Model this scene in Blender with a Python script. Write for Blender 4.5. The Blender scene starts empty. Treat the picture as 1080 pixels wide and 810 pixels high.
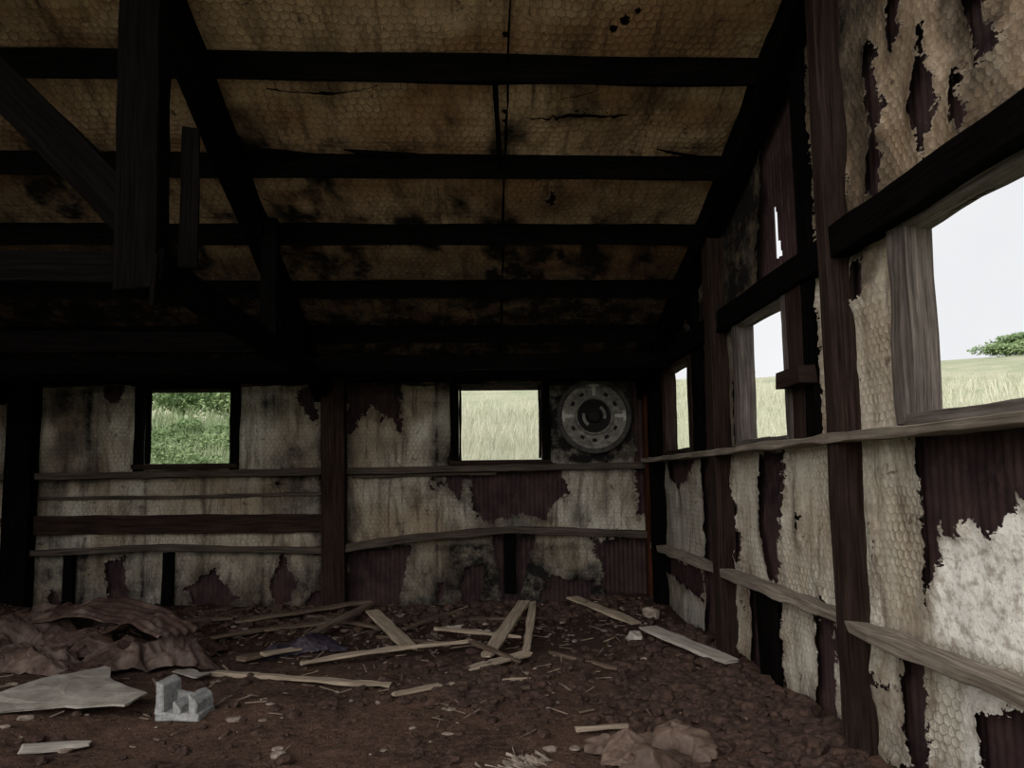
import bpy, bmesh, math, random
import numpy as np
from mathutils import Vector, Matrix, noise as mn
random.seed(7); rng=np.random.default_rng(7)
S=bpy.context.scene
S.view_settings.view_transform='Standard'
BW=8.0; RW=1.909; LW=-6.6; YR=2.1      # back wall y, right wall x, left wall x, near edge of surviving roof
def roofz(y): return 2.46+0.4*(8.0-y)

# ------------------------------------------------------------------ node helpers
class NT:
    def __init__(s,name,spec=.2):
        s.m=bpy.data.materials.new(name); s.m.use_nodes=True; s.t=s.m.node_tree; s.t.nodes.clear()
        s.out=s.t.nodes.new('ShaderNodeOutputMaterial'); s.b=s.t.nodes.new('ShaderNodeBsdfPrincipled')
        s.t.links.new(s.b.outputs[0],s.out.inputs[0]); s.b.inputs['Roughness'].default_value=.9
        s.b.inputs['Specular IOR Level'].default_value=spec
    def n(s,ty,**k):
        x=s.t.nodes.new(ty)
        for a,b in k.items(): setattr(x,a,b)
        return x
    def setin(s,sock,v):
        if isinstance(v,bpy.types.NodeSocket): s.t.links.new(v,sock)
        elif v is not None: sock.default_value=v
    def math(s,op,a,b=None,c=None,clamp=False):
        x=s.n('ShaderNodeMath',operation=op,use_clamp=clamp); s.setin(x.inputs[0],a); s.setin(x.inputs[1],b)
        if c is not None: s.setin(x.inputs[2],c)
        return x.outputs[0]
    def vm(s,op,a,b=None,o=0):
        x=s.n('ShaderNodeVectorMath',operation=op); s.setin(x.inputs[0],a)
        if b is not None: s.setin(x.inputs[1],b)
        return x.outputs[o]
    def attr(s,name): return s.n('ShaderNodeAttribute',attribute_name=name).outputs['Fac']
    def uv(s): return s.n('ShaderNodeUVMap',uv_map='UVMap').outputs[0]
    def obj(s): return s.n('ShaderNodeTexCoord').outputs['Object']
    def noise(s,vec,scale,detail=4,rough=.6,mul=None,dist=0):
        if mul: vec=s.vm('MULTIPLY',vec,mul)
        x=s.n('ShaderNodeTexNoise'); s.setin(x.inputs['Vector'],vec); x.inputs['Scale'].default_value=scale
        x.inputs['Detail'].default_value=detail; x.inputs['Roughness'].default_value=rough; x.inputs['Distortion'].default_value=dist
        return x.outputs['Fac']
    def mr(s,v,a,b,c=0,d=1):
        x=s.n('ShaderNodeMapRange'); s.setin(x.inputs[0],v)
        for i,q in enumerate((a,b,c,d)): s.setin(x.inputs[i+1],q)
        return x.outputs[0]
    def mix(s,f,a,b,bt='MIX'):
        x=s.n('ShaderNodeMix',data_type='RGBA',blend_type=bt); s.setin(x.inputs[0],f)
        for i,q in ((6,a),(7,b)):
            if isinstance(q,tuple): q=(*q,1) if len(q)==3 else q
            s.setin(x.inputs[i],q)
        return x.outputs[2]
    def bump(s,h,st=.5,d=.01):
        x=s.n('ShaderNodeBump'); s.setin(x.inputs['Height'],h); x.inputs['Strength'].default_value=st; x.inputs['Distance'].default_value=d
        s.t.links.new(x.outputs[0],s.b.inputs['Normal'])
    def col(s,c): s.setin(s.b.inputs['Base Color'],(*c,1) if isinstance(c,tuple) else c)
    def hexd(s,uv,size):
        # chicken wire: slightly wandering hexagons, 0 on the wire
        w=s.n('ShaderNodeTexNoise'); s.setin(w.inputs['Vector'],uv); w.inputs['Scale'].default_value=5; w.inputs['Detail'].default_value=2
        wob=s.vm('MULTIPLY',s.vm('SUBTRACT',w.outputs['Color'],(.5,.5,.5)),(.05,.05,0)); uv=s.vm('ADD',uv,wob)
        p=s.vm('MULTIPLY',uv,(1/size,1/size,0)); p=s.vm('ADD',p,(200,200,0))
        r=(1,1.7320508,1); h=(.5,.8660254,0)
        a=s.vm('MULTIPLY',s.vm('SUBTRACT',s.vm('MODULO',p,r),h),(1,1,0))
        b=s.vm('MULTIPLY',s.vm('SUBTRACT',s.vm('MODULO',s.vm('SUBTRACT',p,h),r),h),(1,1,0))
        la=s.vm('LENGTH',a,o='Value'); lb=s.vm('LENGTH',b,o='Value')
        f=s.math('LESS_THAN',lb,la)
        x=s.n('ShaderNodeMix',data_type='VECTOR'); s.setin(x.inputs[0],f); s.setin(x.inputs[4],a); s.setin(x.inputs[5],b)
        g=s.vm('ABSOLUTE',x.outputs[1]); d1=s.vm('DOT_PRODUCT',g,(.5,.8660254,0),o='Value')
        sp=s.n('ShaderNodeSeparateXYZ'); s.setin(sp.inputs[0],g)
        d=s.math('MAXIMUM',d1,sp.outputs[0]); return s.math('SUBTRACT',.5,d)

HOLES=[(0.18,4.10,.018),(0.80,4.03,.020),(0.86,3.98,.026),(0.92,3.92,.014),(0.19,4.585,.016),(0.19,4.66,.012),(-3.3,4.4,.012)]
def roof_holes(s):
    # sight lines through two sheets 5-9 cm apart: the outer sheet has rusted wider than the paper
    pos=s.n('ShaderNodeNewGeometry').outputs['Position']; acc=None
    p=s.vm('MULTIPLY',pos,(1,1,0))
    nz=s.noise(p,60,2); 
    for (x,y,r) in HOLES:
        d=s.vm('DISTANCE',p,(x,y,0),o='Value'); d=s.math('ADD',d,s.math('MULTIPLY',s.math('SUBTRACT',nz,.5),r*1.6))
        q=s.math('LESS_THAN',d,r*s.hs); acc=q if acc is None else s.math('MAXIMUM',acc,q)
    return s.math('SUBTRACT',1,acc)

def mat_paper(name,pale,tan,stain,wire,hexs,amp=1.0,holes=False,hexbump=.6,aged=(.30,.22,.14),lump=1.0,wv0=.25,grime=.6):
    mats=[]
    for k in (0,1):   # 0: torn edge version (alpha), 1: sound paper
        s=NT(name+('_torn' if k==0 else '')); uv=s.uv(); s.hs=1.15
        tear=s.attr('tear'); darken=s.attr('darken'); white=s.attr('white'); age=s.attr('age')
        n1=s.noise(uv,9,6,.7); n2=s.noise(uv,55,2,.6)
        t=s.math('ADD',tear,s.math('MULTIPLY',s.math('SUBTRACT',n1,.5),.26*amp)); t=s.math('ADD',t,s.math('MULTIPLY',s.math('SUBTRACT',n2,.5),.05*amp))
        if k==0:
            al=s.math('GREATER_THAN',t,0)
            if holes: al=s.math('MULTIPLY',al,roof_holes(s))
            s.setin(s.b.inputs['Alpha'],al)
        big=s.noise(uv,1.6,5,.65,mul=(1,.45,1)); c=s.mix(s.mr(big,.38,.62),pale,tan)
        ag=s.math('MULTIPLY',age,s.mr(s.noise(uv,3,5,.7),.3,.6,.7,1.05),clamp=True); c=s.mix(ag,c,aged)
        st=s.noise(uv,3.2,6,.72,mul=(1.6,.35,1),dist=.6); c=s.mix(s.mr(st,.50,.70,0,.9),c,stain)
        st2=s.noise(uv,7,5,.7,mul=(2.2,.22,1),dist=.3); c=s.mix(s.mr(st2,.53,.68,0,grime),c,stain)
        fine=s.noise(uv,40,4,.7); c=s.mix(s.mr(fine,.35,.75,0,.55),c,tan,'MULTIPLY')
        # dirt gathered round the tears, scuffs, then the thin torn fibre rim
        dirt=s.math('MULTIPLY',s.mr(t,.0,.11,1,0),s.mr(s.noise(uv,6,5,.7),.38,.6)); c=s.mix(s.math('MULTIPLY',dirt,s.math('SUBTRACT',.8,s.math('MULTIPLY',white,.7))),c,stain)
        sc=s.noise(uv,8,6,.75,dist=.4); c=s.mix(s.math('MULTIPLY',s.mr(sc,.60,.66,0,.8),s.math('SUBTRACT',1,white)),c,tuple(q*.45 for q in stain))
        rim=s.mr(t,0,.013,1,0); c=s.mix(s.math('MULTIPLY',rim,.4),c,(.50,.45,.38))
        wn=s.noise(uv,16,8,.62); wp=s.mr(s.noise(uv,60,4,.6),.56,.66)
        cw=s.mix(s.mr(wn,.36,.52),(.46,.41,.36),(.84,.815,.765)); cw=s.mix(s.math('MULTIPLY',wp,.6),cw,(.24,.19,.16)); c=s.mix(white,c,cw)
        d=s.hexd(uv,hexs); w=s.mr(d,.012,.06,1,0); w=s.math('MULTIPLY',w,s.math('SUBTRACT',1,s.math('MULTIPLY',white,.9)))
        wv=s.mr(s.noise(uv,2.2,3),.35,.6,wv0,1); w2=s.math('MULTIPLY',w,wv)
        c=s.mix(s.math('MULTIPLY',w2,.8),c,wire)
        q=s.noise(uv,3.5,7,.75); sf=s.math('MULTIPLY',darken,s.mr(q,.32,.60,.55,1.25),clamp=True)
        c=s.mix(sf,c,(.006,.005,.005)); s.col(c)  # per-vertex darkening towards near-black, broken up by noise
        hx=s.math('MULTIPLY',s.mr(d,0,.3),s.math('MULTIPLY',s.math('MULTIPLY',wv,hexbump),s.math('SUBTRACT',1,s.math('MULTIPLY',white,.7))))
        h=s.math('ADD',hx,s.math('MULTIPLY',s.noise(uv,12,6,.68),1.2*lump))
        s.bump(h,.8,.010); mats.append(s.m)
    return mats

def mat_wood(name,a,b,gs=1.0,bump=.5,spec=.15):
    s=NT(name,spec); uv=s.uv()
    g=s.noise(uv,6*gs,6,.7,mul=(.35,9,1)); l=s.noise(uv,2.5,4,.6,mul=(1,2,1))
    c=s.mix(s.mr(g,.35,.65),a,b); c=s.mix(s.mr(l,.4,.7,0,.6),c,a)
    cr=s.noise(uv,10*gs,4,.6,mul=(.2,14,1)); c=s.mix(s.mr(cr,.62,.68,0,.8),c,tuple(x*.25 for x in a))
    s.col(c); s.bump(s.math('ADD',g,s.mr(cr,.6,.7,0,-1)),bump,.006); return s.m

def mat_corr(name,holes=False):
    s=NT(name,.1); uv=s.uv(); s.hs=1.9
    n=s.noise(uv,2,6,.7); f=s.noise(uv,18,5,.7,mul=(1,.3,1))
    c=s.mix(s.mr(n,.35,.65),(.014,.008,.010),(.048,.027,.028)); c=s.mix(s.mr(f,.5,.75,0,.6),c,(.088,.053,.047))
    c=s.mix(s.mr(s.noise(uv,1.1,4),.60,.75,0,.45),c,(.11,.05,.03)); s.col(c)
    s.b.inputs['Roughness'].default_value=.7; s.bump(f,.3,.004)
    if holes: s.setin(s.b.inputs['Alpha'],roof_holes(s))
    return s.m

M_WALL=mat_paper('building_paper_wall',(.68,.655,.59),(.45,.39,.31),(.12,.078,.050),(.10,.078,.062),.046,aged=(.31,.215,.135),hexbump=.45)
M_BACK=mat_paper('building_paper_back',(.62,.59,.515),(.32,.265,.20),(.065,.042,.029),(.09,.072,.056),.05,hexbump=.3,grime=.7)
M_CEIL=mat_paper('building_paper_ceiling',(.58,.42,.285),(.38,.255,.165),(.075,.042,.026),(.034,.023,.016),.055,amp=.8,holes=True,hexbump=.45,aged=(.30,.17,.095),wv0=.4)
M_CORR=mat_corr('corrugated_metal'); M_CORRR=mat_corr('corrugated_metal_roof',True)
M_BEAM=mat_wood('wood_sooty_beam',(.0013,.001,.001),(.0050,.0040,.0038),spec=.02)
M_POST=mat_wood('wood_dark_post',(.009,.0055,.005),(.044,.028,.023),spec=.05)
M_RAIL=mat_wood('wood_weathered_rail',(.09,.072,.058),(.33,.28,.23))
M_RAILD=mat_wood('wood_dim_rail',(.020,.015,.013),(.11,.086,.07))
M_JAMB=mat_wood('wood_grey_jamb',(.042,.034,.030),(.185,.155,.14))
M_JAMB2=mat_wood('wood_grey_jamb_dark',(.035,.029,.027),(.15,.125,.115))
M_PLANK=mat_wood('wood_pale_plank',(.17,.13,.095),(.50,.41,.315))
M_PLANKD=mat_wood('wood_brown_plank',(.055,.037,.028),(.185,.135,.10))
M_WHITE=mat_wood('wood_painted_white',(.24,.21,.185),(.60,.56,.50))

# ------------------------------------------------------------------ mesh helpers
def newobj(name,verts,faces,mat,uvs=None,smooth=False,parent=None,attrs=None,mi=None):
    me=bpy.data.meshes.new(name); me.from_pydata([tuple(map(float,v)) for v in verts],[],faces)
    if uvs is not None:
        ul=me.uv_layers.new(name='UVMap'); li=np.empty(len(me.loops),dtype=np.int32); me.loops.foreach_get('vertex_index',li)
        u=np.asarray(uvs,dtype=np.float32)
        if len(u)==len(verts): ul.data.foreach_set('uv',u[li].ravel())
        else: ul.data.foreach_set('uv',u.ravel())
    if attrs:
        for k,a in attrs.items():
            at=me.attributes.new(k,'FLOAT','POINT'); at.data.foreach_set('value',np.asarray(a,dtype=np.float32))
    for m in (mat if isinstance(mat,list) else [mat]): me.materials.append(m)
    if mi is not None: me.polygons.foreach_set('material_index',mi)
    if smooth: me.polygons.foreach_set('use_smooth',[True]*len(me.polygons))
    o=bpy.data.objects.new(name,me); S.collection.objects.link(o)
    if parent: o.parent=parent
    me.update(); return o

def sweep(pts,w,h,side=None,up=(0,0,1),seg=.12,jit=.006,taper=None):
    P=[Vector(p) for p in pts]; R=[]
    for a,b in zip(P[:-1],P[1:]):
        n=max(1,int((b-a).length/seg)); R+= [a.lerp(b,i/n) for i in range(n)]
    R.append(P[-1]); V=[];F=[];U=[]; up=Vector(up); so=random.random()*50
    for i,p in enumerate(R):
        d=(R[min(i+1,len(R)-1)]-R[max(i-1,0)]).normalized()
        sd=d.cross(up).normalized(); u2=sd.cross(d).normalized()
        k=1.0 if not taper else taper(i/(len(R)-1))
        for a,b in ((-1,-1),(1,-1),(1,1),(-1,1)):
            j=lambda q:mn.noise(Vector((i*.45+q*7+so,a*3.1+so,b*5.3)))*jit*2
            e=Vector((0,0,0))
            if i in(0,len(R)-1): e=d*random.uniform(-1,1)*jit*3
            V.append(p+sd*(a*w/2*k+j(1))+u2*(b*h/2*k+j(2))+e)
    m=len(R); per=[0,w,w+h,2*w+h,2*w+2*h]
    ll=[0]
    for i in range(1,m): ll.append(ll[-1]+(R[i]-R[i-1]).length)
    for i in range(m-1):
        for c in range(4):
            c2=(c+1)%4; F.append((i*4+c,i*4+c2,(i+1)*4+c2,(i+1)*4+c))
            U+= [(ll[i]+so,per[c]+so),(ll[i]+so,per[c+1]+so),(ll[i+1]+so,per[c+1]+so),(ll[i+1]+so,per[c]+so)]
    F.append((3,2,1,0)); U+=[(so,so),(so+w,so),(so+w,so+h),(so,so+h)]
    b=(m-1)*4; F.append((b,b+1,b+2,b+3)); U+=[(so,so),(so+w,so),(so+w,so+h),(so,so+h)]
    return V,F,U
def timber(name,pts,w,h,mat,parent=None,bev=.004,**k):
    V,F,U=sweep(pts,w,h,**k); o=newobj(name,V,F,mat,uvs=U,parent=parent)
    bm=bmesh.new(); bm.from_mesh(o.data); bmesh.ops.recalc_face_normals(bm,faces=bm.faces); bm.to_mesh(o.data); bm.free()
    if bev:
        md=o.modifiers.new('bev','BEVEL'); md.width=bev; md.segments=1; md.limit_method='ANGLE'
    return o
def empty(name,loc=(0,0,0)):
    o=bpy.data.objects.new(name,None); S.collection.objects.link(o); return o

def sdpoly(P,poly):
    P=np.asarray(P); poly=np.asarray(poly,float); n=len(poly); d=np.full(len(P),1e9); inside=np.zeros(len(P),bool)
    for i in range(n):
        a=poly[i]; b=poly[(i+1)%n]; e=b-a; w=P-a
        t=np.clip((w@e)/(e@e),0,1); q=w-np.outer(t,e); d=np.minimum(d,(q**2).sum(1))
        c1=(a[1]>P[:,1])!=(b[1]>P[:,1])
        with np.errstate(all='ignore'): xi=(b[0]-a[0])*(P[:,1]-a[1])/(b[1]-a[1])+a[0]
        inside^= c1&(P[:,0]<xi)
    d=np.sqrt(d); return np.where(inside,-d,d)
def fbm(U,V,su,sv,seed,oct=3):
    return np.array([mn.fractal(Vector((u*su+seed,v*sv,seed*1.7)),.6,2.0,oct) for u,v in zip(U,V)])

def sheet(name,us,vs,fn,mat,holes=(),keep=None,attrs=None,smooth=True,vfun=None,force=None):
    us=np.asarray(us);vs=np.asarray(vs); nu,nv=len(us),len(vs)
    U,V=np.meshgrid(us,vs); U=U.ravel();V=V.ravel()
    if vfun is not None: V=vfun(U,V)
    A=attrs(U,V) if attrs else None
    X=fn(U,V,A); F=[]; MI=[]
    for j in range(nv-1):
        for i in range(nu-1):
            a=j*nu+i; uc=(us[i]+us[i+1])/2; vc=(V[a]+V[a+nu+1])/2
            if any(h[0]<uc<h[1] and h[2]<vc<h[3] for h in holes): continue
            if keep and not keep(uc,vc): continue
            if A is not None:
                tt=[A['tear'][k] for k in (a,a+1,a+nu+1,a+nu)]
                if max(tt)<-.12: continue
                MI.append(1 if (min(tt)>.12 and not (force and force(uc,vc))) else 0)
            F.append((a,a+1,a+nu+1,a+nu))
    return newobj(name,X,F,mat,uvs=np.stack([U,V],1),smooth=smooth,attrs=A,mi=MI if A is not None else None)
def snap(arr,vals):
    arr=np.array(arr)
    for v in vals:
        i=np.argmin(abs(arr-v)); arr[i]=v
    return arr

# ------------------------------------------------------------------ openings
RH=[(1.85,3.04,1.65,2.46),(4.36,5.14,1.64,2.46),(6.42,7.25,1.65,2.42)]           # right wall (y0,y1,z0,z1)
RSLIT=[(4.5875-.0125*(1+.55*i),4.5875,3.13-.034*(i+1),3.13-.034*i) for i in range(10)]
BH=[(-3.52,-2.63,1.60,2.38),(-0.21,0.68,1.60,2.42)]                           # back wall (x0,x1,z0,z1)
C=.05
def corr(t): return .009*np.sin(t*2*np.pi/C)

zs=sorted({-.15,1.64,1.65,2.42,2.46,5.2}|{3.13-.034*i for i in range(11)})
ys=snap(np.arange(0.6,8.03,.0125),[h[i] for h in RH for i in (0,1)])
wr=sheet('wall_right',ys,zs,lambda U,V,A:np.stack([RW+.03+corr(U),U,V],1),M_CORR,holes=RH+RSLIT,
   vfun=lambda U,V:np.where(V>5,roofz(U)+.0,V),keep=lambda u,v:v<roofz(u)+.02)
xs=snap(np.arange(LW,RW+.06,.0125),[h[i] for h in BH for i in (0,1)])
wb=sheet('wall_back',xs,[-.15,1.6,2.38,2.42,2.52],lambda U,V,A:np.stack([U,BW+.03+corr(U),V],1),M_CORR,holes=BH)
wl=sheet('wall_left',np.arange(YR,8.03,.0125),[-.15,2.4,5.2],lambda U,V,A:np.stack([LW-.03+corr(U),U,V],1),M_CORR,vfun=lambda U,V:np.where(V>5,roofz(U),V))

RT=[ # missing paper
 [(3.09,1.60),(3.11,.85),(3.03,1.0),(2.95,1.18),(2.87,1.13),(2.78,1.23),(2.66,1.16),(2.53,1.30),(2.2,1.25),(1.7,1.3),(1.7,1.6)],
 [(3.13,.64),(3.32,.60),(3.28,.0),(3.10,.0)],
 [(2.55,.58),(2.80,.50),(2.84,.2),(2.7,.0),(2.2,0),(2.3,.6)],
 [(4.46,1.56),(4.86,1.56),(4.95,1.1),(4.80,.72),(4.66,.72),(4.60,1.05)],
 [(3.95,.62),(4.2,.62),(4.17,.3),(4.25,.0),(3.95,.0)],
 [(4.62,.66),(5.16,.66),(5.2,.0),(4.62,.0)],
 [(5.3,.1),(5.6,.2),(5.9,-.1),(5.2,-.1)],
 [(5.60,1.6),(6.2,1.6),(6.15,.9),(6.25,.05),(5.62,.1)],
 [(6.3,1.58),(7.3,1.58),(7.2,1.38),(6.9,1.3),(6.5,1.42)],[(6.2,.62),(7.5,.62),(7.5,.45),(6.3,.35)],
 [(3.26,3.5),(3.34,3.45),(3.30,3.0),(3.38,2.75),(3.27,2.70),(3.2,3.1)],
 [(2.92,2.7),(3.0,2.98),(2.88,3.3),(2.8,2.98)],[(2.5,3.2),(2.62,3.25),(2.55,2.9),(2.45,2.95)],
 [(3.0,3.6),(3.1,3.62),(3.12,3.3),(3.02,3.35)],[(2.68,2.7),(2.74,2.85),(2.70,3.0),(2.64,2.8)],
 [(3.95,1.6),(4.65,1.6),(4.65,4.2),(3.95,4.2)],
 [(4.4,2.6),(4.8,2.62),(4.7,3.1),(4.4,3.7)],[(5.0,1.6),(5.35,1.6),(5.3,2.5),(5.0,2.5)],
 [(3.40,2.45),(3.57,2.45),(3.57,2.25),(3.46,2.30)],
 [(5.65,1.6),(6.40,1.6),(6.4,2.45),(5.6,2.45)],[(7.1,1.6),(7.9,1.6),(7.9,2.45),(7.1,2.45)],
]
def ra(U,V):
    P=np.stack([U,V],1); t=(fbm(U,V,1.5,.9,3.1)+.62)*.28
    t=np.where(U>5.5,t-.05,t); t=np.where((V<.12),t-.08,t)
    t=np.where((U>3.2)&(U<3.6)&(V>1.6)&(V<2.45),np.maximum(t,.16),t)
    for p in RT: t=np.minimum(t,sdpoly(P,p))
    so=np.clip((U-5.2)/2.2,0,1)*.45+np.clip((V-2.35)/.4,0,1)*np.clip((U-3.5)/.9,0,1)*.8  # darker towards the far end and above the windows
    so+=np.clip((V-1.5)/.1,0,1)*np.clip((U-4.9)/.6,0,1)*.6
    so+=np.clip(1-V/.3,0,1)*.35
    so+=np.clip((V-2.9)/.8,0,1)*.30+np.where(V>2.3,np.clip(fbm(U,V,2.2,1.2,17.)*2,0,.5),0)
    wh=np.clip(-sdpoly(P,[(3.1,.70),(3.03,1.0),(2.95,1.18),(2.87,1.15),(2.78,1.25),(2.53,1.32),(1.6,1.3),(1.6,.70)])/.04,0,1)
    wh=np.maximum(wh,np.clip(-sdpoly(P,[(2.95,.66),(2.95,.2),(2.0,.0),(2.0,.66)])/.05,0,1)*.7)
    return dict(tear=t,darken=np.clip(so,0,.97),white=wh,age=np.clip((V-2.2)/.5,0,1)*.9+np.where((V>1.6)&(V<=2.2),.35,0))
def rf(U,V,A):
    n=fbm(U,V,3,2,9.0); n2=fbm(U,V,11,8,4.0,2)
    cr=np.exp(-np.clip(A['tear'],0,1)/.05)*(.018+.025*np.abs(n2))
    return np.stack([RW-.004-.014*(n+.6)-.005*n2-cr,U,V],1)
py=snap(np.arange(1.0,7.99,.025),[h[i] for h in RH for i in (0,1)])
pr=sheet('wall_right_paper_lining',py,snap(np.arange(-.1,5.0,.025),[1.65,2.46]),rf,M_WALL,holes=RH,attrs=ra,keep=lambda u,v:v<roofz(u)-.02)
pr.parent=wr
BT=[
 [(-.08,1.55),(.85,1.57),(.98,1.25),(.80,1.12),(.72,.95),(.45,1.02),(.1,.93),(-.06,1.05)],
 [(-1.42,2.6),(-.82,2.6),(-.82,1.92),(-.95,2.06),(-1.15,2.18),(-1.3,1.98),(-1.42,1.85)],
 [(-1.4,.72),(-.72,.72),(-.78,.45),(-.85,.1),(-1.4,0)],
 [(.15,.8),(.62,.8),(.50,.45),(.42,.1),(.22,.1)],[(-.2,.45),(.05,.5),(.0,.0),(-.2,0)],
 [(1.2,.75),(1.95,.75),(1.95,0),(1.35,0),(1.3,.4)],[(.7,.35),(1.2,.3),(1.2,0),(.7,0)],
 [(1.66,2.5),(1.95,2.5),(1.95,1.0),(1.70,1.0)],
 [(-3.9,.60),(-3.7,.66),(-3.6,.2),(-3.8,.1)],[(-3.05,.3),(-2.8,.5),(-2.5,.2),(-2.9,0)],[(-2.2,.35),(-2.05,.66),(-1.9,.3),(-2.1,0)],
 [(-5.2,.35),(-4.7,.4),(-4.6,0),(-5.3,0)],[(-1.95,2.35),(-1.75,2.45),(-1.7,2.0),(-1.85,2.1)],
]
def ba(U,V):
    P=np.stack([U,V],1); t=(fbm(U,V,1.4,1.0,7.7)+.66)*.3
    t=np.where(V<.5,t-(.5-V)*.22,t)
    for p in BT: t=np.minimum(t,sdpoly(P,p))
    so=np.clip((V-2.0)/.5,0,1)*.4+np.clip(1-V/.6,0,1)*.5+np.where(V<.7,.22,0)  # darker towards top and base, then round windows, at seams and rails
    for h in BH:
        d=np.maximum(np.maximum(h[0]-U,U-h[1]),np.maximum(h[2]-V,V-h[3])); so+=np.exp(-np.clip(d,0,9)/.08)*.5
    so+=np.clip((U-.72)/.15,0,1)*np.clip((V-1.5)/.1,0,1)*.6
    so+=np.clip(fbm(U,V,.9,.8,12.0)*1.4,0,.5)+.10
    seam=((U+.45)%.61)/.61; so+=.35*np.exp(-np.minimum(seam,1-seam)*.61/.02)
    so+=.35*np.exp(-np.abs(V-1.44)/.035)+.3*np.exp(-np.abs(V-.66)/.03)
    return dict(tear=t,darken=np.clip(so,0,.93),white=np.zeros(len(U)),age=np.clip(fbm(U,V,.6,.8,3.0)*1.5+.15,0,.6))
def bf(U,V,A):
    n=fbm(U,V,3,1.2,2.0); n2=fbm(U,V,10,6,5.0,2); seam=np.abs(((U+.45)%.61)-.305)/.305
    cr=np.exp(-np.clip(A['tear'],0,1)/.05)*(.02+.02*np.abs(n2))
    return np.stack([U,BW-.004-.03*(n+.6)-.008*n2-cr+.012*np.exp(-(1-seam)/.06),V],1)
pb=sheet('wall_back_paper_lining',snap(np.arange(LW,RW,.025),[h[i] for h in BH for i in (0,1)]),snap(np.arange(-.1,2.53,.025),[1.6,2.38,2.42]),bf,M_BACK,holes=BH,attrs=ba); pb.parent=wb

# --- roof / ceiling
PUR=(2.32,2.97,3.62,4.27,5.00,5.67,6.33,6.97,7.64)
ce=sheet('ceiling_roof_sheeting',np.arange(LW-.2,RW+.25,.05),[YR-.1,5,8.3],lambda U,V,A:np.stack([U,V,roofz(V)+.05+.008*np.sin(U*2*np.pi/.1)],1),M_CORRR)
CT=[[(.33,4.63),(.6,4.56),(1.0,4.58),(.6,4.62)],[(-1.63,4.97),(-1.4,4.92),(-1.12,5.0),(-1.4,4.98)],[(-.9,4.9),(-.6,4.93),(-.4,4.88),(-.6,4.97)],
    [(1.3,4.9),(1.5,4.86),(1.7,4.95),(1.5,4.92)],[(.5,5.42),(.62,5.46),(.60,5.2),(.53,5.25)]]
def ca(U,V):
    P=np.stack([U,V],1); t=(fbm(U,V,.9,.9,1.3)+1.3)*.3
    for p in CT: t=np.minimum(t,sdpoly(P,p)+.02)
    so=.08+np.clip((V-5.0)/1.4,0,1)*.42+np.clip((V-5.8)/1.2,0,1)*.45+np.clip((fbm(U,V,2.2,1.3,6.0,5)-.04)*1.7,0,.8)*np.clip((V-3.7)/1.2,.3,1)+np.clip((-1.7-U)/1.5,0,1)*.38  # darker towards the back and the left, plus noise blotches
    return dict(tear=t,darken=np.clip(so,0,.97),white=np.zeros(len(U)),age=np.clip(fbm(U,V,.9,2.2,22.)*2+.4,0,.9))
def cf(U,V,A):
    k=((V-4.27)%.67)/.67; n=fbm(U,V,2.5,2.5,8.0)
    return np.stack([U,V,roofz(V)-.012-.035*np.sin(np.pi*k)-.018*(n+.4)],1)
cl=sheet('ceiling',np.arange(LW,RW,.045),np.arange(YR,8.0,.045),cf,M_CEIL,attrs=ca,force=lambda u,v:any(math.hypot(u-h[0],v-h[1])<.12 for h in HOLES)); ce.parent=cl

tr=empty('roof_truss')
for y in PUR:
    z=roofz(y)-.085; timber('purlin',[(LW,y,z),(RW-.01,y,z+random.uniform(-.01,.01))],.055,.16,M_BEAM,up=(0,-.37,.93),seg=.3,jit=.008,parent=tr)
for x in (-5.0,-1.66,1.80):
    timber('rafter',[(x,YR,roofz(YR)-.14),(x,7.95,roofz(7.95)-.14)],.15,.22,M_BEAM,seg=.3,parent=tr)
timber('batten',[(.12,4.30,roofz(4.30)-.10),(.17,5.03,roofz(5.03)-.10)],.03,.03,M_BEAM,parent=tr)
timber('seam_cord',[(.19,YR,roofz(YR)-.06),(.20,5,roofz(5)-.06),(.24,7.9,roofz(7.9)-.06)],.010,.010,M_BEAM,bev=0,seg=.2,jit=.01,parent=tr)
def curl(pts,w):
    V=[];F=[];n=26
    for i in range(n):
        t=i/(n-1)*(len(pts)-1); k=min(int(t),len(pts)-2); a=Vector((*pts[k],0)).lerp(Vector((*pts[k+1],0)),t-k); ww=w*(math.sin(math.pi*min(.97,max(.03,i/(n-1))))**.5)*(1+.6*mn.noise(Vector((i*.7,w*90,1))))
        for q in range(5):
            an=q/4*3.6; V.append((a.x+.012*mn.noise(Vector((i*.9,2,3))),a.y+ww*math.sin(an)*.5,roofz(a.y)-.05-ww*.5*(1-math.cos(an))))
    for i in range(n-1):
        for q in range(4): a=i*5+q; F.append((a,a+1,a+6,a+5))
    newobj('torn_paper_strip',V,F,M_BEAM,parent=cl)
curl([(.33,4.63),(.6,4.57),(1.0,4.60)],.055); curl([(-1.63,4.93),(-1.4,4.90),(-1.1,4.94)],.045); curl([(-.9,4.90),(-.4,4.93)],.035); curl([(1.25,4.88),(1.65,4.95)],.03)
curl([(-1.3,4.45),(-.9,4.47),(-.6,4.42)],.02); curl([(.5,4.5),(.8,4.42)],.02)

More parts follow.
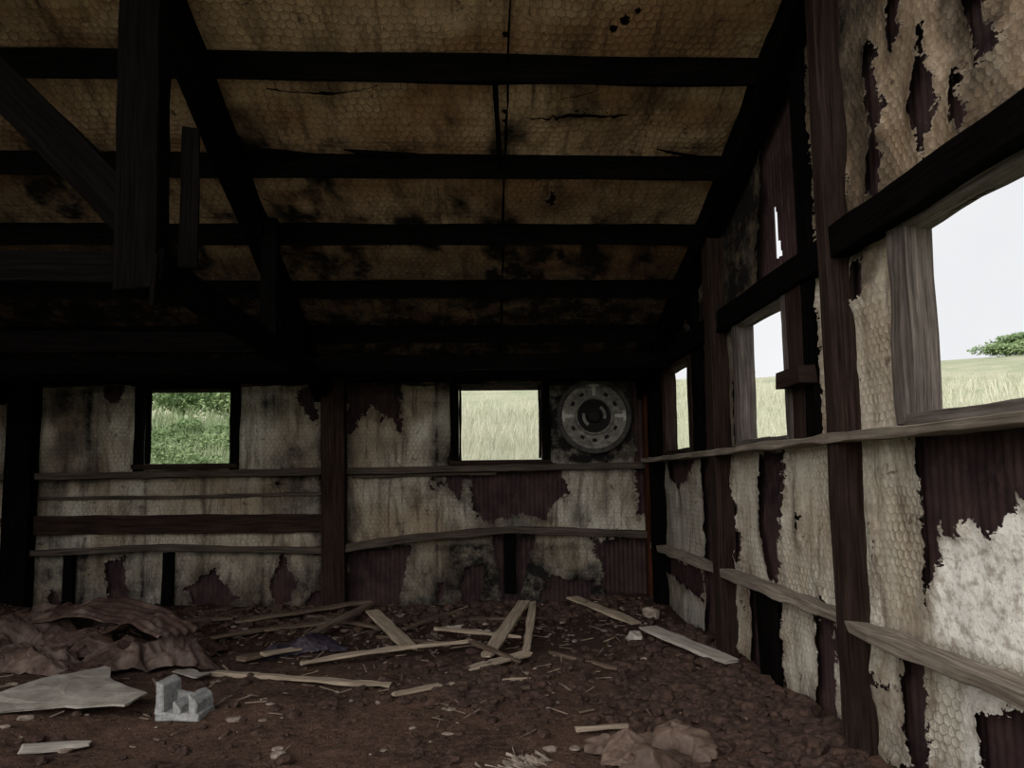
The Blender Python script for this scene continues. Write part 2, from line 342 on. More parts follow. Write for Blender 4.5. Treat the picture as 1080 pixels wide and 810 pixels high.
def tb(n,p,w,h,**k): return timber(n,p,w,h,M_BEAM,parent=tr,**k)
tb('king_post',[(-1.585,3.5,2.30),(-1.61,3.5,roofz(3.5)-.03)],.19,.15,up=(0,1,0))
tb('brace_left',[(-1.60,3.55,2.62),(-3.1,3.55,roofz(3.5)-.10)],.10,.20,up=(0,0,1))
tb('tie_beam_cross',[(-6.55,3.55,2.42),(-1.5,3.55,2.42)],.12,.15)
tb('tie_beam_long',[(-1.52,3.45,2.42),(-1.58,7.95,2.40)],.10,.15)
tb('hanging_board',[(-1.37,3.5,2.40),(-1.375,3.52,2.8),(-1.38,3.52,3.12)],.085,.03,up=(0,1,0))
tb('hanging_board_short',[(-1.50,3.42,2.22),(-1.49,3.42,2.45)],.03,.02,up=(0,1,0))
tb('strut_mid',[(-1.55,5.5,2.42),(-1.55,5.5,roofz(5.5)-.1)],.12,.10,up=(0,1,0))
tb('tie_beam_rear',[(-6.55,5.7,2.48),(-1.5,5.7,2.46)],.12,.16)
tb('tie_beam_middle',[(-6.55,7.0,2.46),(1.85,7.0,2.52)],.10,.14)

# ------------------------------------------------------------------ wall timbers
def vpost(name,x,y,z0,z1,wx,wy,mat,lean=0):
    return timber(name,[(x,y,z0),(x+lean,y,z1)],wx,wy,mat,up=(0,1,0),seg=.2,jit=.005)
vpost('wall_post',RW-.075,3.625,-.12,roofz(3.62)-.1,.14,.10,M_POST)
vpost('wall_post',RW-.075,5.54,-.1,roofz(5.54)-.1,.14,.15,M_POST)
vpost('wall_post',RW-.075,7.55,-.1,roofz(7.5)-.1,.14,.15,M_BEAM)
vpost('wall_post',-1.50,7.88,-.05,2.5,.24,.16,M_POST,-.03)
vpost('wall_post',-4.72,7.88,-.05,2.5,.26,.16,M_BEAM)
M_RPOST=mat_wood('wood_rust_stained_post',(.020,.008,.005),(.085,.030,.015),spec=.05)
vpost('wall_post',1.84,7.90,-.05,2.5,.12,.12,M_RPOST)
vpost('wall_stud',-3.22,7.93,0,.68,.11,.06,M_BEAM); vpost('wall_stud',-4.22,7.93,0,.68,.10,.06,M_BEAM)
vpost('wall_stud',.32,7.93,.2,.84,.13,.05,M_BEAM)
vpost('wall_stud',RW-.04,4.02,1.6,roofz(4)-.1,.05,.14,M_BEAM); vpost('wall_stud',RW-.04,4.18,1.6,2.62,.05,.20,M_POST)
vpost('wall_stud',RW-.04,6.20,1.6,3.0,.06,.12,M_BEAM)
timber('leaning_board',[(RW-.075,4.74,.10),(RW-.07,4.76,.66)],.04,.26,M_BEAM,up=(0,1,0))
timber('wall_block',[(RW-.10,3.95,1.95),(RW-.10,4.26,1.95)],.10,.10,M_POST)
timber('trim_1',[(RW-.09,1.2,1.575),(RW-.085,2.6,1.575),(RW-.09,3.8,1.58),(RW-.085,5.6,1.575),(RW-.09,7.9,1.57)],.15,.045,M_RAIL,jit=.008)
timber('trim_2',[(RW-.06,1.2,.66),(RW-.11,2.6,.665),(RW-.13,3.5,.68)],.12,.06,M_RAIL,jit=.010,seg=.1)
timber('trim_3',[(RW-.08,3.6,.68),(RW-.09,4.6,.69),(RW-.085,5.6,.685),(RW-.07,7.8,.68)],.10,.06,M_RAIL,jit=.009,seg=.1)
timber('trim_4',[(RW-.07,1.2,2.565),(RW-.07,3.6,2.57)],.12,.16,M_BEAM,jit=.006)
timber('trim_5',[(RW-.05,3.7,2.57),(RW-.05,7.9,2.56)],.09,.17,M_BEAM,jit=.006)
timber('trim_7',[(-6.5,7.93,1.50),(-4.6,7.93,1.48),(-1.62,7.93,1.50)],.11,.07,M_RAILD)
timber('trim_8',[(-1.38,7.93,1.50),(0,7.92,1.51),(1.83,7.93,1.52)],.11,.07,M_RAILD)
timber('trim_9',[(-4.6,7.95,1.26),(-3,7.94,1.25),(-1.62,7.95,1.27)],.03,.03,M_RAILD,bev=0)
timber('trim_10',[(-4.6,7.93,.98),(-1.62,7.93,.96)],.06,.19,M_POST)
timber('trim_11',[(-6.5,7.92,1.0),(-4.86,7.92,1.02)],.06,.07,M_RAILD)
timber('trim_12',[(-4.6,7.90,.70),(-3.2,7.90,.735),(-1.62,7.91,.67)],.07,.06,M_RAILD)
timber('trim_13',[(-1.40,7.88,.70),(-.76,7.86,.785),(.0,7.86,.84),(.35,7.86,.86),(1.0,7.88,.83),(1.84,7.9,.78)],.09,.075,M_RAILD,jit=.01)
timber('trim_14',[(-6.5,7.92,2.49),(RW-.02,7.92,2.49)],.12,.10,M_BEAM)
timber('trim_15',[(-1.35,7.94,1.44),(.2,7.94,1.46)],.02,.03,M_RAILD,bev=0)

# ------------------------------------------------------------------ windows
def window_right(i,h,mj,j=.05,cw=.11,gap=.06):
    y0,y1,z0,z1=h; w=empty('window_%d'%i)
    xc=RW+.005; D=.12
    tm=lambda n,p,a,b,m,**k:timber(n,p,a,b,m,parent=w,**k)
    tm('jamb_far',[(xc,y1+j/2,z0-.03),(xc,y1+j/2,z1+.04)],D,j,mj,up=(0,1,0))
    tm('jamb_near',[(xc,y0-j/2,z0-.03),(xc,y0-j/2,z1+.04)],D,j,mj,up=(0,1,0))
    tm('head',[(xc,y0-j,z1+j/2),(xc,y1+j,z1+j/2)],D,j,mj)
    tm('sill',[(xc,y0-j,z0-.025),(xc,y1+j,z0-.025)],.17,.05,mj)
    tm('casing_far',[(RW-.045,y1+gap+cw/2,z0-.05),(RW-.04,y1+gap+cw/2,z1+.05)],.035,cw,mj,up=(0,1,0),jit=.009)
    tm('casing_near',[(RW-.05,y0-.06,z0-.05),(RW-.05,y0-.06,z1+.05)],.03,.10,mj,up=(0,1,0),jit=.007)
window_right(1,RH[0],M_JAMB,cw=.10,gap=.05); window_right(2,RH[1],M_JAMB2,cw=.07,gap=.04); window_right(3,RH[2],M_POST,cw=.08,gap=.04)
def window_back(i,h):
    x0,x1,z0,z1=h; w=empty('window_%d'%i); yc=BW+.0
    tm=lambda n,p,a,b,m=M_BEAM,**k:timber(n,p,a,b,m,parent=w,**k)
    for n,x in (('jamb_left',x0-.05),('jamb_right',x1+.05)): tm(n,[(x,yc,z0-.08),(x,yc,z1+.08)],.09,.16,up=(0,1,0))
    tm('head',[(x0-.1,yc,z1+.045),(x1+.1,yc,z1+.045)],.16,.08); tm('sill',[(x0-.1,yc-.02,z0-.03),(x1+.1,yc-.02,z0-.03)],.20,.05,M_POST)
    for n,x in (('stop_left',x0+.012),('stop_right',x1-.012)): tm(n,[(x,yc+.05,z0),(x,yc+.05,z1)],.025,.03,up=(0,1,0))
window_back(4,BH[0]); window_back(5,BH[1])

# ------------------------------------------------------------------ round metal dial on the back wall
def mat_plain(name,a,b,sc=8,rough=.8,bump=.3,metal=0):
    s=NT(name); p=s.obj(); n=s.noise(p,sc,6,.7); s.col(s.mix(s.mr(n,.35,.65),a,b)); s.bump(n,bump,.01); s.b.inputs['Roughness'].default_value=rough; s.b.inputs['Metallic'].default_value=metal; return s.m
M_DISC=mat_plain('dull_grey_enamel',(.016,.015,.014),(.062,.056,.052),14,.8); M_FACE=mat_plain('dial_face_enamel',(.07,.064,.058),(.21,.195,.175),16,.85)
M_DK=mat_plain('black_iron',(.002,.002,.002),(.008,.007,.007),20,.8); M_PALE=mat_plain('chipped_white_enamel',(.22,.215,.20),(.42,.41,.38),30)
def lathe(prof,n=72):
    V=[];F=[]
    for r,d in prof:
        for k in range(n): a=2*math.pi*k/n; V.append((r*math.cos(a),-d,r*math.sin(a)))
    for i in range(len(prof)-1):
        for k in range(n): k2=(k+1)%n; F.append((i*n+k,i*n+k2,(i+1)*n+k2,(i+1)*n+k))
    return V,F
dl=empty('round_dial'); cx,cz=1.25,2.06
def addl(n,prof,m):
    V,F=lathe(prof); return newobj(n,[(x+cx,y+7.93,z+cz) for x,y,z in V],F,m,smooth=False,parent=dl)
addl('rim',[(.405,.0),(.41,.03),(.40,.045),(.365,.045),(.355,.03),(.355,.01)],M_DISC)
addl('face',[(.36,.014),(.31,.020),(.305,.026),(.29,.026),(.285,.018),(.205,.018)],M_FACE)
addl('inner_ring',[(.21,.014),(.205,.05),(.195,.055),(.185,.045),(.18,.02)],M_FACE)
addl('hub_plate',[(.185,.02),(.10,.012),(.001,.012)],M_DK)
addl('hub',[(.075,.012),(.07,.05),(.045,.06),(.001,.06)],M_DK)
def arcbar(n,a0,a1,r0,r1,d,m):
    V=[];F=[];k=14
    for i in range(k+1):
        a=a0+(a1-a0)*i/k
        for r,dd in ((r0,0),(r1,0),(r1,d),(r0,d)): V.append((cx+r*math.cos(a),7.915-dd,cz+r*math.sin(a)))
    for i in range(k):
        for c in range(4): F.append((i*4+c,i*4+(c+1)%4,i*4+4+(c+1)%4,i*4+4+c))
    F+= [(0,1,2,3),(k*4+3,k*4+2,k*4+1,k*4)]; newobj(n,V,F,m,parent=dl)
for i,a in enumerate((90,180,0)):
    a=math.radians(a); arcbar('mark_%d'%i,a-.07,a+.07,.22,.33,.012,M_PALE)
    arcbar('mark_cap_%d'%i,a-.17,a+.17,.32,.345,.013,M_PALE)
for i in range(12):
    if i%3==0 and i<9: continue
    a=math.radians(i*30); arcbar('notch_%d'%i,a-.09,a+.09,.245,.28,.010,M_DK)
for i,a in enumerate((20,200)): a=math.radians(a); arcbar('crescent_%d'%i,a-.6,a+.6,.10,.13,.02,M_FACE)

# ------------------------------------------------------------------ earth floor
def fh(x,y):
    h=.035*mn.fractal(Vector((x*1.3,y*1.3,.3)),.6,2,4)+.014*mn.noise(Vector((x*9,y*9,1)))+.008*mn.noise(Vector((x*22,y*22,2)))
    b=max(0,min(1,(y-6.3)/1.4)); h+=b*b*(.10+.06*mn.noise(Vector((x*1.1,0,4))))
    r=max(0,min(1,(x-.9)/.9)); h+=r*r*.07*(1 if y<6.5 else .6)+r*.03*abs(mn.noise(Vector((x*5,y*5,7))))
    l=max(0,min(1,(-2.2-x)/1.2)); h+=l*.06
    return h
def mat_dirt():
    s=NT('earth_floor_dirt',.1); p=s.obj(); n=s.noise(p,1.4,6,.65); f=s.noise(p,22,6,.75); g=s.noise(p,70,3,.7)
    c=s.mix(s.mr(n,.38,.62),(.026,.014,.011),(.115,.067,.049)); c=s.mix(s.mr(f,.38,.7,0,.8),c,(.195,.122,.09)); c=s.mix(s.mr(g,.3,.5,.6,0),c,(.010,.006,.005))
    v=s.n('ShaderNodeTexVoronoi'); s.setin(v.inputs['Vector'],p); v.inputs['Scale'].default_value=38
    c=s.mix(s.mr(v.outputs['Distance'],.12,.2,.35,0),c,(.36,.28,.22)); 
    sp=s.n('ShaderNodeSeparateXYZ'); s.setin(sp.inputs[0],p); back_dark=s.mr(s.math('ADD',sp.outputs[1],s.math('MULTIPLY',n,2.0)),6.2,7.8,0,.68); c=s.mix(back_dark,c,(.014,.008,.007)); s.col(c)  # earth colour darkens towards the back wall, edge broken by noise
    s.bump(s.math('ADD',f,s.math('MULTIPLY',g,.5)),1.0,.035); return s.m
M_DIRT=mat_dirt()
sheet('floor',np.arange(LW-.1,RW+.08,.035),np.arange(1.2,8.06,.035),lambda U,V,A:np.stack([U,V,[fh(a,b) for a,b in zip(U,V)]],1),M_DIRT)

def ico():
    bm=bmesh.new(); bmesh.ops.create_icosphere(bm,subdivisions=2,radius=1); v=np.array([q.co[:] for q in bm.verts]); f=[tuple(q.index for q in x.verts) for x in bm.faces]; bm.free(); return v,f
IV,IF=ico()
def rubble(name,spots,mat,flat=.6,ang=.5):
    V=[];F=[];o=0
    for (x,y,r) in spots:
        sd=random.random()*99; d=np.array([mn.noise(Vector(v*1.3)+Vector((sd,0,0))) for v in IV]); 
        q=IV*(1+ang*d[:,None]); q=np.sign(q)*np.abs(q)**.85
        sc=np.array([random.uniform(.7,1.4),random.uniform(.7,1.3),flat*random.uniform(.6,1.3)])*r; q=q*sc
        a=random.random()*6.28; c,s_=math.cos(a),math.sin(a); q=q@np.array([[c,s_,0],[-s_,c,0],[0,0,1]])
        V.append(q+np.array([x,y,fh(x,y)+r*flat*.35])); F+= [(a_+o,b_+o,c_+o) for a_,b_,c_ in IF]; o+=len(IV)
    return newobj(name,np.concatenate(V),F,mat)
M_CLOD=mat_plain('dirt_clods',(.017,.010,.008),(.085,.051,.039),25,.95,.8); M_STONE=mat_plain('broken_plaster_bits',(.12,.09,.072),(.32,.265,.22),18,.9,.5); M_ST2=mat_plain('pale_stone',(.20,.18,.165),(.42,.39,.35),10)
sp=[]
for _ in range(1900):
    x=random.uniform(-5.5,1.8); y=random.choice([random.uniform(6.6,7.9),random.uniform(2.8,7.8)]); sp.append((x,y,random.uniform(.006,.025)+(.035*random.random()**5)))
for _ in range(450):
    y=random.uniform(3.0,6.5); x=RW-.08-abs(random.gauss(0,.35)); sp.append((x,y,random.uniform(.010,.04)+.045*random.random()**3))
for _ in range(350): sp.append((random.gauss(-.05,.35),random.gauss(5.2,.3),random.uniform(.01,.045)))
for _ in range(320): sp.append((random.gauss(1.3,.3),random.gauss(4.6,.6),random.uniform(.010,.05)))
for _ in range(500): sp.append((random.uniform(-3,1.6),random.uniform(7.2,7.85),random.uniform(.015,.055)))
for _ in range(120): sp.append((random.gauss(-.05,.16),random.gauss(5.15,.13),random.uniform(.02,.06)))
for _ in range(130): sp.append((random.gauss(1.35,.28),random.gauss(4.3,.5),random.uniform(.03,.075)))
sp=[s for s in sp if s[0]<RW-.09 and s[1]<7.82]
rubble('dirt_rubble',sp,M_CLOD)
rubble('plaster_rubble',[(x,y,random.uniform(.006,.016)+.028*random.random()**5) for x,y in [(random.uniform(-5,1.75),random.choice([random.uniform(6.5,7.8),random.uniform(3.3,7.8)])) for _ in range(520)]],M_STONE,flat=.4)
rubble('stone',[(1.28,6.2,.075)],M_ST2,flat=.95,ang=.55); rubble('stone',[(1.62,7.1,.08)],M_STONE,.9,.5); rubble('stone',[(-.02,6.9,.04)],M_ST2)
V=[];F=[]
for _ in range(420):
    x=random.uniform(-4.6,1.6); y=random.choice([random.uniform(5.0,7.7),random.uniform(4.0,7.7)]); L=random.uniform(.03,.15); a=random.random()*3.14; w=random.uniform(.002,.008)
    dx,dy=math.cos(a)*L/2,math.sin(a)*L/2; px,py_=-math.sin(a)*w,math.cos(a)*w; z=fh(x,y)+.012; tz=random.uniform(-.02,.02); o=len(V)
    for s_ in (-1,1):
        for q in (-1,1):
            for h in (0,.006): V.append((x+s_*dx+q*px,y+s_*dy+q*py_,z+h+s_*tz))
    F+= [(o,o+1,o+3,o+2),(o+4,o+6,o+7,o+5),(o,o+4,o+5,o+1),(o+2,o+3,o+7,o+6),(o+1,o+5,o+7,o+3),(o,o+2,o+6,o+4)]
newobj('wood_splinters',V,F,mat_plain('splinter_wood',(.07,.05,.038),(.24,.18,.14),6))

# ------------------------------------------------------------------ planks
def plank(a,b,w,mat=M_PLANK,z0=.022,z1=.022,t=.024,mid=0,name='fallen_plank'):
    za=fh(*a)+z0; zb=fh(*b)+z1
    pts=[(a[0],a[1],za),((a[0]+b[0])/2,(a[1]+b[1])/2,(za+zb)/2+mid),(b[0],b[1],zb)]
    return timber(name,pts,w,t,mat,seg=.08,jit=.006,bev=.003,taper=lambda q:1-.45*max(0,(q-.8)/.2)*random.random())
plank((-1.02,7.20),(-.56,6.18),.13,z0=.14,z1=.03)
plank((-1.36,5.78),(-.06,6.08),.07,z0=.04,z1=.10,mid=.02)
plank((-1.95,5.66),(-.60,5.12),.075,M_PLANK)
plank((-.40,6.62),(.34,6.30),.06,z0=.10,z1=.10)
plank((.44,7.5),(.04,5.75),.12,z0=.12,z1=.03)
plank((.52,7.4),(.36,5.95),.07,z0=.14,z1=.04)
plank((.36,5.75),(-.10,5.5),.11,M_PLANK,z0=.06)
plank((-.56,4.9),(-.16,5.12),.055); plank((.02,5.2),(.34,5.22),.045)
plank((-.1,6.1),(.30,5.55),.05,M_PLANKD,z0=.1)
plank((-1.5,6.6),(-1.05,7.5),.10,M_PLANKD,z0=.06,z1=.12); plank((-1.85,5.95),(-1.38,6.6),.12,M_PLANKD,z0=.04); plank((-1.7,6.0),(-1.2,6.5),.09,M_PLANK,z0=.07)
plank((-1.95,6.9),(-1.2,7.3),.08,M_PLANKD,z0=.05); plank((-2.3,7.2),(-1.1,7.7),.11,M_PLANKD,z0=.05,z1=.1); plank((-1.7,7.5),(-.9,7.0),.07,M_PLANKD)
plank((-.7,6.9),(-.2,7.6),.06,M_PLANKD); plank((-.1,7.2),(.6,7.3),.06,M_PLANKD,z0=.05)
plank((.95,7.75),(1.42,6.8),.13,M_PLANK,z0=.06); plank((1.42,6.35),(1.76,5.25),.16,M_WHITE,z0=.07,z1=.05)
plank((.55,5.9),(1.0,5.5),.04,M_PLANKD); plank((-.9,6.7),(-.3,6.4),.04,M_PLANKD)
plank((.52,4.12),(.86,4.2),.035,M_PLANK,z0=.05); plank((-2.41,4.12),(-2.12,4.27),.09,M_WHITE,z0=.02)
plank((.20,5.0),(.33,5.03),.05,M_PLANKD)
plank((-3.3,6.9),(-2.4,7.4),.1,M_PLANKD,z0=.05); plank((-2.4,6.6),(-1.9,7.1),.07,M_PLANKD,z0=.05)

# ------------------------------------------------------------------ crumpled sheets
def mat_sheet(name,a,b,cst,sc=5):
    s=NT(name); uv=s.uv(); n=s.noise(uv,sc,6,.75); m=s.noise(uv,2,5,.7)
    s.col(s.mix(s.mr(m,.5,.65,0,.8),s.mix(s.mr(n,.35,.65),a,b),cst)); s.bump(n,.7,.012); s.b.inputs['Roughness'].default_value=.55; return s.m
M_RUST=mat_sheet('rusty_crumpled_sheet',(.022,.013,.010),(.082,.048,.038),(.18,.132,.11)); M_TARP=mat_sheet('brown_crumpled_paper',(.06,.039,.030),(.18,.127,.10),(.035,.022,.018),9); M_PURP=mat_sheet('purple_tarp',(.010,.008,.013),(.028,.02,.034),(.08,.066,.08))
def crumple(name,cx,cy,lx,ly,rot,hgt,mat,seed,tilt=0,n=70,fold=1.0):
    V=[];F=[];U=[];c,s_=math.cos(rot),math.sin(rot)
    tri=lambda q: abs(((q)%2)-1)
    for j in range(n):
        for i in range(n):
            u=i/(n-1)-.5; v=j/(n-1)-.5
            e=1+.35*mn.noise(Vector((u*3+seed,v*3,2)))+.12*mn.noise(Vector((u*14+seed,v*14,2)))
            X=u*lx*e; Y=v*ly*e; 
            w1=mn.noise(Vector((X*1.6+seed,Y*1.6,seed)))*2.2; w2=mn.noise(Vector((X*3+seed,Y*3,seed+7)))*2.0
            r=tri(X*1.8+Y*.8+w1+seed); r2=tri(X*2.2-Y*3.5+w2); r3=1-abs(mn.noise(Vector((X*12+seed,Y*9,seed+3)))*2.2)
            h=hgt*(.48*r+.36*r2*fold+.10*r3+.10)*(1-(2*abs(u))**4*.8)*(1-(2*abs(v))**4*.8)+tilt*v
            xx=cx+X*c-Y*s_+.05*mn.noise(Vector((u*8,v*8,seed))); yy=cy+X*s_+Y*c
            xx=min(xx,RW-.1); yy=min(yy,7.8)
            V.append((xx,yy,fh(xx,yy)+max(.004,h))); U.append((X,Y))
    for j in range(n-1):
        for i in range(n-1): a=j*n+i; F.append((a,a+1,a+n+1,a+n))
    o=newobj(name,V,F,mat,uvs=U); md=o.modifiers.new('t','SOLIDIFY'); md.thickness=.004; return o
crumple('crumpled_metal_sheet',-3.55,6.3,1.5,.8,-.55,.30,M_RUST,1.0)
crumple('crumpled_metal_sheet',-2.55,5.95,1.0,.6,.45,.26,M_RUST,5.0)
crumple('crumpled_metal_sheet',-3.6,7.1,1.4,.6,.2,.24,M_RUST,9.0)
crumple('crumpled_metal_sheet',-3.3,5.75,.8,.35,-.2,.16,M_RUST,12.0)
crumple('crumpled_paper_sheet',.86,3.83,.58,.46,.3,.16,M_TARP,15.0)
crumple('crumpled_tarp',-1.45,6.35,.6,.35,.3,.13,M_PURP,20.0); 
def panel(px,py0,ang,L,wd,z0,cv):
    V=[];F=[];U=[];nx,ny=60,14;c,s_=math.cos(ang),math.sin(ang)
    for j in range(ny):
        for i in range(nx):
            u=i/(nx-1)*wd; v=j/(ny-1)*L; z=.014*math.sin(u*2*math.pi/.075)
            x=px+v*c-u*s_; y=py0+v*s_+u*c; V.append((x,y,fh(x,y)+z0+cv*math.sin(v/L*2.4)+z+u*.12+.05*mn.noise(Vector((u*4,v*3,px))))); U.append((u,v))
    for j in range(ny-1):
        for i in range(nx-1): a=j*nx+i; F.append((a,a+1,a+nx+1,a+nx))
    o=newobj('bent_corrugated_panel',V,F,M_RUST,uvs=U,smooth=True); md=o.modifiers.new('t','SOLIDIFY'); md.thickness=.003
panel(-4.0,6.55,-.31,1.3,.5,.10,.15); panel(-3.1,6.2,-.65,.95,.34,.14,.16)
def slab(name,poly,t,mat,z,bend=.03):
    bm=bmesh.new(); vs=[bm.verts.new((x,y,0)) for x,y in poly]; f=bm.faces.new(vs); r=bmesh.ops.extrude_face_region(bm,geom=[f])
    for v in [e for e in r['geom'] if isinstance(e,bmesh.types.BMVert)]: v.co.z+=t
    bmesh.ops.triangulate(bm,faces=bm.faces); bmesh.ops.subdivide_edges(bm,edges=bm.edges,cuts=4)
    for v in bm.verts:
        x,y=v.co.x,v.co.y; v.co.z+=z(x,y)+bend*mn.noise(Vector((x*3,y*3,0))); v.co.x+=.04*mn.noise(Vector((x*7,y*7,5))); v.co.y+=.05*mn.noise(Vector((x*7,y*7,9)))
    me=bpy.data.meshes.new(name); ul=bm.loops.layers.uv.new('UVMap')
    for f in bm.faces:
        for l in f.loops: l[ul].uv=(l.vert.co.x,l.vert.co.y)
    bm.to_mesh(me); bm.free(); me.materials.append(mat); o=bpy.data.objects.new(name,me); S.collection.objects.link(o); return o
M_PLAS=mat_sheet('pale_board',(.17,.15,.13),(.42,.39,.35),(.24,.21,.185))
slab('broken_board_sheet',[(-3.05,4.55),(-3.1,4.85),(-2.87,5.3),(-2.62,5.45),(-2.42,5.15),(-2.08,4.85),(-2.14,4.62),(-2.5,4.72)],.012,M_PLAS,lambda x,y:fh(-2.6,4.9)+.03+(y-4.5)*.06)
slab('paper_scrap',[(-.35,6.9),(-.2,6.85),(-.15,7.0),(-.3,7.05)],.006,M_PLAS,lambda x,y:fh(x,y)+.05)
slab('paper_scrap',[(-.85,6.15),(-.65,6.1),(-.7,6.25)],.006,M_PLAS,lambda x,y:fh(x,y)+.04)
slab('paper_scrap',[(-2.2,5.55),(-2.0,5.45),(-1.95,5.6),(-2.15,5.68)],.006,M_PLAS,lambda x,y:fh(x,y)+.04)
V=[];F=[]
for _ in range(110):
    x=random.gauss(.24,.06); y=random.gauss(3.74,.05); L=random.uniform(.04,.11); a=random.gauss(2.6,.6); z=fh(x,y)+.005; w=.0012; o=len(V)
    V+= [(x-w,y,z),(x+w,y,z),(x+math.cos(a)*L+w,y+math.sin(a)*L,z+random.uniform(.005,.03)),(x+math.cos(a)*L-w,y+math.sin(a)*L,z+.01)]; F.append((o,o+1,o+2,o+3))
newobj('frayed_fibre_tuft',V,F,M_STONE)

# cinder block, broken open
cb=empty('cinder_block'); M_CON=mat_plain('concrete',(.20,.20,.20),(.38,.38,.375),40,.95,.5)
bx,by=-1.79,4.72; bz=fh(bx,by)-.005; ca_,sa_=math.cos(-.18),math.sin(-.18)
def cpart(n,x0,x1,z0,z1,y0=-.095,y1=.095,cut=0):
    bm=bmesh.new(); bmesh.ops.create_cube(bm,size=1)
    for v in bm.verts:
        X=x0+(v.co.x+.5)*(x1-x0); Y=y0+(v.co.y+.5)*(y1-y0); Z=z0+(v.co.z+.5)*(z1-z0)
        if v.co.z>0 and v.co.x>0: Z-=cut
        v.co=(X,Y,Z)
    bmesh.ops.bevel(bm,geom=bm.edges,offset=.006,segments=1,affect='EDGES'); bmesh.ops.subdivide_edges(bm,edges=bm.edges,cuts=2,use_grid_fill=True)
    for v in bm.verts:
        p=v.co+Vector([mn.noise(v.co*30+Vector((k*9,0,0)))*.009 for k in range(3)]); v.co=(bx+p.x*ca_-p.y*sa_,by+p.x*sa_+p.y*ca_,bz+p.z)
    me=bpy.data.meshes.new(n); bm.to_mesh(me); bm.free(); me.materials.append(M_CON); o=bpy.data.objects.new(n,me); S.collection.objects.link(o); o.parent=cb
cpart('base_shell',-.14,.14,0,.05); cpart('web_left',-.14,-.085,.04,.23,cut=.03); cpart('web_right',.07,.125,.04,.16,cut=.05)
cpart('web_inner',-.03,.02,.04,.12,cut=.04); cpart('back_shell',-.13,.11,.04,.15,y0=.05,y1=.09,cut=.05)

# ------------------------------------------------------------------ outside terrain, grass, bushes
def th(x,y):
    d=math.hypot(max(y-BW,0,-8-y),max(x-RW,LW-x,0))
    h=-.12+.30*min(max(d-.8,0),4)+.155*max(0,min(d,75)-4.8); h+=.25*mn.noise(Vector((x*.15,y*.15,0)))*min(1,d/5)+1.2*mn.noise(Vector((x*.04,y*.04,0)))*min(1,d/40)
    h+=.022*min(60,max(0,y-BW-2))*max(0,min(1,(14-x)/10))
    return h
def mat_grass(name,a,b,c_):
    s=NT(name,.1); p=s.n('ShaderNodeNewGeometry').outputs['Position']; n=s.noise(p,.35,5,.65); f=s.noise(p,9,4,.7,mul=(1,1,.3))
    c=s.mix(s.mr(n,.4,.6),a,b); s.col(s.mix(s.mr(f,.4,.65,0,.7),c,c_)); return s.m
M_GR=mat_grass('meadow',(.40,.43,.29),(.58,.56,.42),(.26,.31,.17)); M_BL=mat_grass('grass_blades',(.60,.60,.48),(.74,.72,.60),(.42,.47,.31)); M_BLG=mat_grass('weeds_green',(.28,.36,.19),(.45,.52,.32),(.13,.20,.09)); M_LEAF=mat_grass('shrub_leaves',(.17,.26,.11),(.34,.44,.22),(.09,.15,.06))
gx=np.concatenate([np.arange(-110,-20,6),np.arange(-20,20,.8),np.arange(20,116,6)]); gy=np.concatenate([np.arange(-40,-10,6),np.arange(-10,30,.8),np.arange(30,120,6)])
sheet('ground_meadow',gx,gy,lambda U,V,A:np.stack([U,V,[th(a,b)-(.1 if (LW-.5<a<RW+.5 and 0<b<BW+.5) else 0) for a,b in zip(U,V)]],1),M_GR)
def blades(name,N,gen,mat):
    V=[];F=[]
    for i in range(N):
        x,y,h,w=gen(); z=th(x,y)-.03; a=random.random()*6.28; lx=random.gauss(0,.22)*h; ly=random.gauss(0,.22)*h
        dx,dy=math.cos(a)*w/2,math.sin(a)*w/2; o=len(V)
        V+= [(x-dx,y-dy,z),(x+dx,y+dy,z),(x+dx*.7+lx*.4,y+dy*.7+ly*.4,z+h*.55),(x-dx*.7+lx*.4,y-dy*.7+ly*.4,z+h*.55),(x+lx,y+ly,z+h)]
        F+= [(o,o+1,o+2,o+3),(o+3,o+2,o+4)]
    return newobj(name,V,F,mat)
def g1():
    d=.6+random.random()**1.4*18; x=random.uniform(-.9,1.3)*(1+(d/8)); return x*1.0,BW+d,random.uniform(.3,.8),.010+.0014*d
def g2():
    d=.6+random.random()**1.4*14; x=-3.1*(1+d/8)+random.uniform(-1,1)*(1+d/8); return x,BW+d,random.uniform(.3,.85),.022+.002*d
def g3():
    d=.8+random.random()**1.3*18; y=(3.6*(1+d/1.9)*random.uniform(.55,1.9)); x=RW+d
    return x,min(y,60),random.uniform(.3,.7),.012+.002*d
blades('meadow_grass',18000,g1,M_BL); blades('green_weeds',12000,g2,M_BLG); blades('meadow_grass',14000,g3,M_BL)
def bush(x,y,r,h,n=2600,ls=.06):
    V=[];F=[]; z=th(x,y)
    cs=[(x+random.uniform(-r,r)*.7,y+random.uniform(-r,r)*.5,z+random.uniform(.2,.7)*h,r*random.uniform(.3,.5)) for _ in range(11)]
    for i in range(n):
        c=random.choice(cs); d=Vector((random.gauss(0,1),random.gauss(0,1),random.gauss(0,1))).normalized()*c[3]*random.uniform(.6,1.25); d.z*=h/(2*r)
        p=Vector(c[:3])+d; s_=r*ls; a=Vector((random.gauss(0,1),random.gauss(0,1),random.gauss(0,1))).normalized()*s_; b=a.orthogonal().normalized()*s_*.6; o=len(V)
        V+= [p-a,p-b,p+a,p+b]; F.append((o,o+1,o+2,o+3))
    for i in range(5): a=Vector((x,y,z)); b=Vector(cs[i][:3]); o=len(V); V+= [a+Vector((-.04*r,0,0)),a+Vector((.04*r,0,0)),b]; F.append((o,o+1,o+2))
    newobj('bush',V,F,M_LEAF)
bush(41,55,2.2,1.5); bush(45,57,3,1.8)
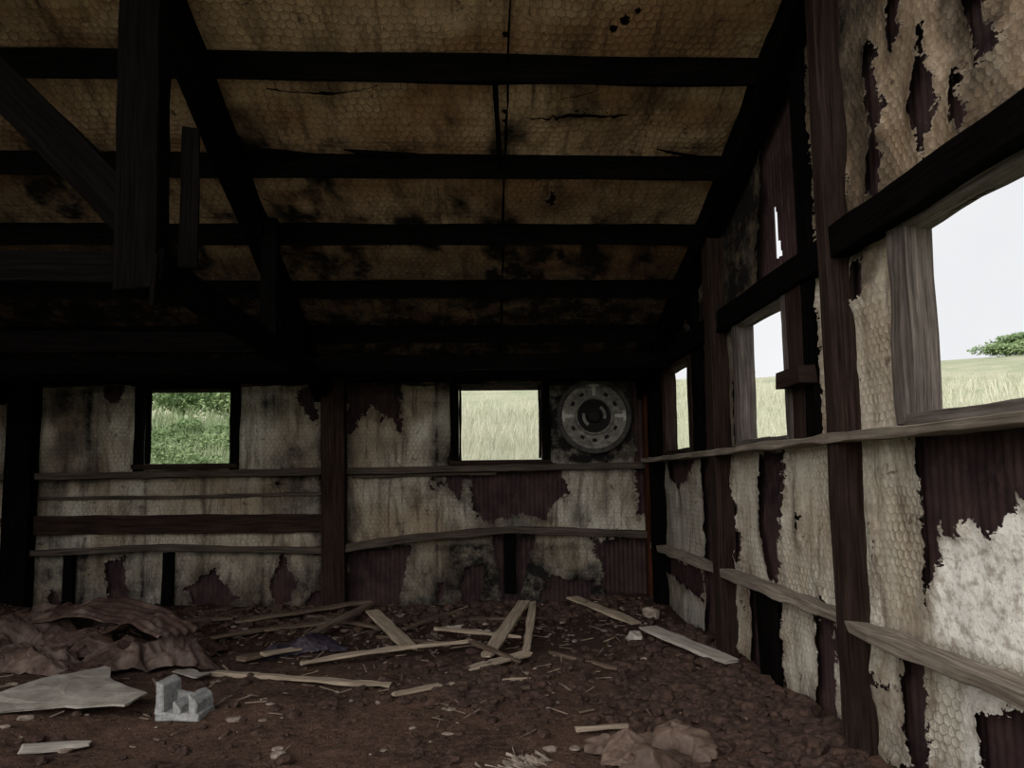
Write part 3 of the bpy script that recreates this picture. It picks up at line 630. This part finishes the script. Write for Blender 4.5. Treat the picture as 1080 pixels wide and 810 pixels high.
for x_,y_,r_,h_ in ((33,58,1.3,.8),(29,60,1.6,.8),(22,62,1.5,.8)): bush(x_,y_,r_,h_,900)
for x_,y_,r_,h_ in ((-9.6,24.5,1.4,1.5),(-6.9,24.2,1.4,1.2),(-8.2,24.6,1.4,1.5),(-4.9,13.2,.7,.85),(-5.9,13.9,.7,.9),(-4.1,13.0,.5,.65),(-5.3,15.6,.8,.9),(-6.7,16.6,.9,1.0),(-7.0,19.5,1.1,1.0),(-5.9,18.5,.9,.9)): bush(x_,y_,r_,h_,1900,.05)

# ------------------------------------------------------------------ overcast sky + hazy sun
W=bpy.data.worlds.new('overcast'); S.world=W; W.use_nodes=True; nt=W.node_tree; nt.nodes.clear()
o=nt.nodes.new('ShaderNodeOutputWorld'); b=nt.nodes.new('ShaderNodeBackground'); tc=nt.nodes.new('ShaderNodeTexCoord'); nz=nt.nodes.new('ShaderNodeTexNoise'); nz.inputs['Scale'].default_value=2.5; nz.inputs['Detail'].default_value=5
cr=nt.nodes.new('ShaderNodeValToRGB'); cr.color_ramp.elements[0].color=(.77,.79,.82,1); cr.color_ramp.elements[1].color=(.97,.97,.98,1); cr.color_ramp.elements[0].position=.3; cr.color_ramp.elements[1].position=.7
nt.links.new(tc.outputs['Generated'],nz.inputs['Vector']); nt.links.new(nz.outputs['Fac'],cr.inputs[0]); nt.links.new(cr.outputs[0],b.inputs[0]); nt.links.new(b.outputs[0],o.inputs[0]); b.inputs[1].default_value=1.0
sl=bpy.data.lights.new('hazy_sun','SUN'); sl.energy=3.0; sl.angle=math.radians(80); sl.color=(1,.95,.89); so_=bpy.data.objects.new('hazy_sun',sl); S.collection.objects.link(so_)
so_.rotation_euler=Vector((.60,.90,-.45)).to_track_quat('-Z','Y').to_euler(); so_.location=(-5,-8,8)

# ------------------------------------------------------------------ camera
cam=bpy.data.cameras.new('camera'); co=bpy.data.objects.new('camera',cam); S.collection.objects.link(co); S.camera=co
Rm=Matrix.Rotation(-math.radians(2.627),3,'Z')@Matrix.Rotation(math.pi/2+math.radians(5.2),3,'X')@Matrix.Rotation(math.radians(-.75),3,'Z')
co.matrix_world=Matrix.Translation((0,0,1.4))@Rm.to_4x4()
cam.sensor_fit='HORIZONTAL'; cam.sensor_width=36; cam.lens=26.0; cam.shift_y=.0264; cam.clip_end=500; cam.clip_start=.02
